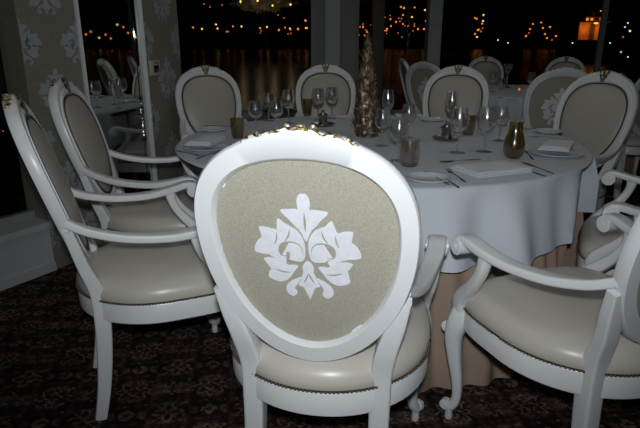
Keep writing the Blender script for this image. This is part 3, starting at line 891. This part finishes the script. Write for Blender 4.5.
# left low wall, ledge and window
bm = bmesh.new(); wall_seg(bm, Lft, A0, 0, .26, .22); struct('wall_left', bm, M['plaster'], smooth=False)
bm = bmesh.new()
nl = Vector((dv.y, -dv.x)) * .03
wall_seg(bm, Lft + nl, A0 + nl, .26, .292, .28); wall_seg(bm, Lft + nl * .5, A0 + nl * .5, .245, .26, .25)
struct('trim_1', bm, M['plaster'], smooth=False)
def window(name, p, q, z0, z1, posts, pw=.05, th=.05, rail=True):
    p = Vector(p); q = Vector(q); d = (q - p).normalized(); w = (q - p).length; m_ = (p + q) / 2
    t = bpy.data.objects.new(name, None); C.objects.link(t); t['kind'] = 'structure'
    t.location = (m_.x, m_.y, 0); t.rotation_euler = (0, 0, math.atan2(d.y, d.x))
    xs = [-w / 2] + [a - w / 2 for a in posts] + [w / 2]
    for a, b in zip(xs, xs[1:]):
        bm = bmesh.new(); box(bm, ((a + b) / 2, 0, (z0 + z1) / 2), (b - a - pw, .008, z1 - z0)); obj('pane', bm, M['pane'], t, smooth=False)
    for a in posts:
        bm = bmesh.new(); box(bm, (a - w / 2, 0, (z0 + z1) / 2), (pw, th, z1 - z0)); obj('mullion', bm, M['frame_grey'], t, smooth=False)
    bm = bmesh.new()
    for z in (z0 + .02, z1 - .02): box(bm, (0, 0, z), (w, th, .04))
    obj('window_frame', bm, M['frame_grey'], t, smooth=False)
    return t
nw = Vector((-dv.y, dv.x)) * .14
window('window_1', Lft + nw, A0 + nw, .292, 2.7, [1.3, 2.6, 3.7])
YB = 7.75
bm = bmesh.new(); box(bm, (1.3, YB + .02, .15), (6.8, .2, .30)); struct('wall_back', bm, M['plaster'], smooth=False)
def bx(u, Y=YB): return (u - 320) / FPX * .955 * Y
window('window_2', (-2.05, YB), (4.65, YB), .30, 2.7, [bx(356) + 2.05, bx(600) + 2.05], pw=.07)
def column(name, u0, u1, Y, mat):
    a, b = bx(u0, Y), bx(u1, Y); bm = bmesh.new(); box(bm, ((a + b) / 2, Y + .12, 1.35), (b - a, .24, 2.7), bev=.006)
    return struct(name, bm, mat, smooth=False)
column('trim_2', 325, 340, 6.9, M['plaster']); column('trim_3', 311, 325.5, 7.25, M['frame_grey']); column('trim_4', 340, 356, 7.25, M['ceiling'])
column('trim_5', 428, 441, 6.9, M['frame_grey']); column('trim_6', 372, 384, 7.3, M['dark_wood'])
bm = bmesh.new(); box(bm, (4.65, 3.15, .15), (.16, 9.4, .30)); struct('wall_right', bm, M['plaster'], smooth=False)
window('window_3', (4.65, 7.7), (4.65, -1.5), .30, 2.7, [1.5, 3, 4.5, 6, 7.5])
bm = bmesh.new(); box(bm, (.55, -1.62, 1.35), (8.3, .12, 2.7)); struct('wall_behind', bm, M['wallpaper'], smooth=False)
# skirting board on the pillars
bm = bmesh.new(); wall_seg(bm, Lft + nl * .4, A0 + nl * .4, 0, .05, .02); struct('baseboard_left', bm, M['plaster'], smooth=False)

# ceiling lamps
LP = [(-.6, 1.6), (1.1, 2.2), (-.2, 3.6), (1.6, 3.9), (.6, 5.4), (2.6, 5.9)]
names = ['over the near left chair', 'over the near right chair', 'over the left end of the main table', 'over the right of the main table', 'over the gap behind the main table', 'over the background table']
lamp0 = None
for (x, y), nm in zip(LP, names):
    if lamp0 is None:
        t = empty('ceiling_light', 'x', 'lamp')
        bm = bmesh.new(); lathe(bm, [(.05, 0), (.075, 0), (.075, -.012), (.055, -.016), (.05, -.006)], 28); obj('trim_ring', bm, M['frame_grey'], t)
        bm = bmesh.new(); lathe(bm, [(0, -.003), (.05, -.003), (.05, -.006), (0, -.006)], 24); obj('diffuser', bm, M['downlight'], t)
        lamp0 = t
    else: t = copy_tree(lamp0)
    t.location = (x, y, 2.70); tag(t, 'round recessed ceiling downlight ' + nm, 'lamp', 'ceiling downlights')
    l = bpy.data.lights.new('downlight', 'SPOT'); l.energy = 4.5; l.color = (1, .95, .88); l.shadow_soft_size = .05; l.spot_size = R(150); l.spot_blend = .9
    lo = bpy.data.objects.new('downlight', l); C.objects.link(lo); lo.location = (x, y, 2.66)

# camera flash
l = bpy.data.lights.new('camera_flash', 'SPOT'); l.energy = 78; l.color = (.93, .97, 1); l.shadow_soft_size = .028
l.spot_size = R(100); l.spot_blend = 1.0
fo = bpy.data.objects.new('camera_flash', l); C.objects.link(fo); fo.location = (0.0, -.02, H + .12)
fo.rotation_euler = (R(90 - 9), 0, R(-2))

# ================================================================== OUTSIDE
bm = bmesh.new(); box(bm, (60, 500, -2.6), (2400, 1400, .2)); struct('ground', bm, M['water'], smooth=False)
# far shore hill
bm = bmesh.new(); rows = []
for k in range(2):
    rows.append([])
pts = []
for i in range(90):
    a = R(-20 + 200 * i / 89); rad = 215
    h = 70 + 36 * noise.noise(Vector((i * .11, 3, 0))) + 5 * noise.noise(Vector((i * .5, 7, 0)))
    pts.append((math.cos(a), math.sin(a), h))
for r_, hf in ((540, 0), (550, .25), (635, .8), (780, 1.0), (890, 0)):
    rows.append([bm.verts.new((c_ * r_, s_ * r_, -2.5 + h * hf)) for c_, s_, h in pts])
rows = [r_ for r_ in rows if r_]
for a, b in zip(rows, rows[1:]):
    for i in range(len(a) - 1): bm.faces.new((a[i], a[i + 1], b[i + 1], b[i]))
o = struct('terrain', bm, M['hill'])
lampm = {}
def shore_lamp(u, v, D, rpx, mat, label, group):
    d = ray(u, v); p = Vector((0, 0, H)) + d * (D / d.y)
    r = .62 * rpx / FPX * D
    if mat not in lampm:
        bm = bmesh.new(); ball(bm, (0, 0, 0), 1, sub=2); o = obj('shore_lamp', bm, M[mat]); lampm[mat] = o
    else:
        o = lampm[mat].copy(); C.objects.link(o)
    o.location = p; o.scale = (r, r, r); tag(o, label, 'lamp', group)
GA = 'amber lamps on the shore across the water'; GY = 'yellow lamps on the shore across the water'; GD = 'dim orange lamps on the hillside'; GC = 'cool white glowing dots added outside the windows'
LA = 'small amber lamp glowing on the far shore across the dark water'; LY = 'bright yellow lamp glowing on the far shore across the dark water'
LD = 'dim orange lamp on the dark hillside outside'; LC = 'cool white glowing dot added in the dark outside the windows'
for u, v in [(193, 27.5), (260, 28), (279, 30), (305.5, 20.5), (307, 28), (312, 31), (298, 29), (475, 18), (478, 30), (475, 34), (391, 26), (403, 24), (396, 22), (404, 8), (403, 15), (418, 29), (424, 29), (426, 21), (363, 27), (367, 32), (533, 24), (530, 29), (526, 36), (545, 34), (547, 38), (550, 27), (556, 36), (543, 28), (316, 33), (387, 29)]:
    shore_lamp(u, v, 500, 1.25 + .4 * random.random(), 'amber', LA, GA)
for u, v in [(216, 24.5), (217.5, 28.5), (241.5, 26.5), (267, 27), (290, 28.5), (202, 29), (306, 28), (412, 17), (425, 10), (483.5, 15), (483, 21), (477, 37)]:
    shore_lamp(u, v, 504, 1.4, 'yellow', LY, GY)
for u, v in [(291, 33.5), (278, 15), (284, 18), (210, 7), (222, 5), (204, 4), (288, 34), (402, 37), (398, 33), (363, 24), (371, 25), (366, 30), (3, 131), (9.5, 162), (413, 31), (408, 26), (552, 40), (529, 33)]:
    shore_lamp(u, v, 497 if v < 60 else 6.5, 1.1, 'orange_dim', LD, GD)
for u, v in [(427, 39), (508, 43), (572.5, 43), (610, 43), (628, 23), (625, 27), (8, 23), (498, 40), (621, 52), (628, 57), (598, 70)]:
    shore_lamp(u, v, 95 if v < 45 else 38, .95, 'cool', LC, GC)  # glowing balls added for the bluish-white dots in the window glass
rnd = random.Random(12)
for (ua, ub, va, vb, n) in ((384, 428, 6, 36, 16), (356, 374, 20, 36, 6), (522, 560, 22, 42, 9), (470, 486, 12, 40, 5), (180, 330, 22, 36, 8)):
    for k in range(n):
        shore_lamp(rnd.uniform(ua, ub), rnd.uniform(va, vb), rnd.uniform(508, 520), rnd.uniform(.8, 1.4), 'amber' if k % 2 else 'orange_dim', LA if k % 2 else LD, GA if k % 2 else GD)
# lit foliage at the top with lamps before it
d = ray(263, 1); D = 152; p = Vector((0, 0, H)) + d * (D / d.y)
bm = bmesh.new()
bmesh.ops.create_icosphere(bm, subdivisions=6, radius=1)
for vv in bm.verts:
    vv.co *= 1 + .45 * noise.noise(vv.co * 2.3) + .22 * noise.noise(vv.co * 7) + .12 * noise.noise(vv.co * 17)
    vv.co = Vector((vv.co.x * 7.4, vv.co.y * 3.2, vv.co.z * 2.6))
t = empty('shore_tree', 'wide grey lamplit tree crown on the far shore at the top of the picture', 'tree', (p.x, p.y, -2.5))
o = obj('crown', bm, M['tree'], t, smooth=False); o.location = (0, 0, p.z + 2.5)
bm = bmesh.new(); lathe(bm, [(.5, 0), (.35, p.z + 1.5), (0, p.z + 2)], 10); obj('trunk', bm, M['hill'], t)
for u, v in [(240.5, 1.5), (257.5, 0.8), (272.5, 5.5), (290.5, 4.5)]:
    shore_lamp(u, v, 146, 1.5, 'yellow', LY, GY)
    d = ray(u, v + 1); p = Vector((0, 0, H)) + d * (144.5 / d.y)
    l = bpy.data.lights.new('shore_glow', 'POINT'); l.energy = 90; l.color = (1, .7, .4); l.shadow_soft_size = .3
    lo = bpy.data.objects.new('shore_glow', l); C.objects.link(lo); lo.location = p
# orange-lit waterfront building at right
D = 120
def wp(u, v, D=120): d = ray(u, v); return Vector((0, 0, H)) + d * (D / d.y)
a = wp(577, 45); b = wp(606, 22); cx_ = (a.x + b.x) / 2; W_ = b.x - a.x; z0 = -2.5; z1 = b.z
z0 = wp(590, 40).z
t = empty('waterfront_building', 'orange floodlit building across the water at upper right', 'building', (cx_, D, -2.5))
B0 = z0 + 2.5; h1 = z1 - z0
bm = bmesh.new(); box(bm, (0, 3, B0 / 2), (W_ * 1.5, 9, B0)); obj('quay', bm, M['hill'], t, smooth=False)
bm = bmesh.new(); box(bm, (0, 3, B0 + h1 / 2), (W_, 6, h1)); obj('wall', bm, M['stone'], t, smooth=False)
zt = wp(600, 16.5).z; h2 = zt - z1
bm = bmesh.new(); box(bm, (.7, 3.4, B0 + h1 + h2 / 2), (W_ * .62, 4.5, h2)); obj('upper_storey', bm, M['stone'], t, smooth=False)
bm = bmesh.new(); box(bm, (0, 2.5, B0 + h1), (W_ * 1.25, 7.6, .22)); obj('balcony', bm, M['dark_wood'], t, smooth=False)
bm = bmesh.new(); box(bm, (0, -.12, B0 + h1 / 2 - .2), (.9, .24, h1 - .4)); obj('door', bm, M['dark_wood'], t, smooth=False)
for k in range(4):
    bm = bmesh.new(); box(bm, (-.75 + k * .95, 1.1, B0 + h1 + h2 * .55), (.45, .1, .5)); obj('window', bm, M['amber'] if k in (0, 1, 3) else M['dark_wood'], t, smooth=False)
bm = bmesh.new(); ball(bm, (-.1, -1.6, B0 + h1 - .3), .24, 1.9, 1, .7, 2); obj('lamp', bm, M['yellow'], t)
bm = bmesh.new(); box(bm, (1.6, 4, B0 + h1 + h2 + .5), (.7, .9, 1.0)); obj('chimney', bm, M['stone'], t, smooth=False)
for dx, zz, en in ((-1.7, h1 * .6, 200), (1.7, h1 * .6, 200), (.5, h1 + .6, 60)):
    l = bpy.data.lights.new('floodlight', 'POINT'); l.energy = en; l.color = (1, .30, .04); l.shadow_soft_size = .2
    lo = bpy.data.objects.new('floodlight', l); C.objects.link(lo); lo.location = (cx_ + dx, D - 1.6, z0 + zz)
shore_lamp(601, 11, 118, 1.2, 'amber', LA, GA)
shore_lamp(630, 31, 110, 1.6, 'yellow', LY, GY); shore_lamp(623, 37, 110, 1.3, 'orange_dim', LD, GD)
# lamps down-river that the mirror shows (seen by reflection)
rnd = random.Random(21)
for k in range(22):
    ang = R(6 + k * .55 + rnd.uniform(-.1, .1)); Dd = 480
    if lampm: o = lampm['amber' if k % 3 else 'yellow'].copy(); C.objects.link(o)
    o.location = (Dd * math.cos(ang), Dd * math.sin(ang), rnd.uniform(5, 20)); o.scale = (.8,) * 3
    tag(o, 'small lamp on the shore to the right, seen only in the wall mirror', 'lamp', 'lamps seen in the mirror')

# ================================================================== world and view
w = bpy.data.worlds.new('night'); bpy.context.scene.world = w; w.use_nodes = True
w.node_tree.nodes['Background'].inputs[0].default_value = (.0012, .0013, .0018, 1)
w.node_tree.nodes['Background'].inputs[1].default_value = 1
vs = bpy.context.scene.view_settings
vs.view_transform = 'Standard'; vs.look = 'None'; vs.gamma = 1; vs.use_curve_mapping = False; vs.exposure = 0
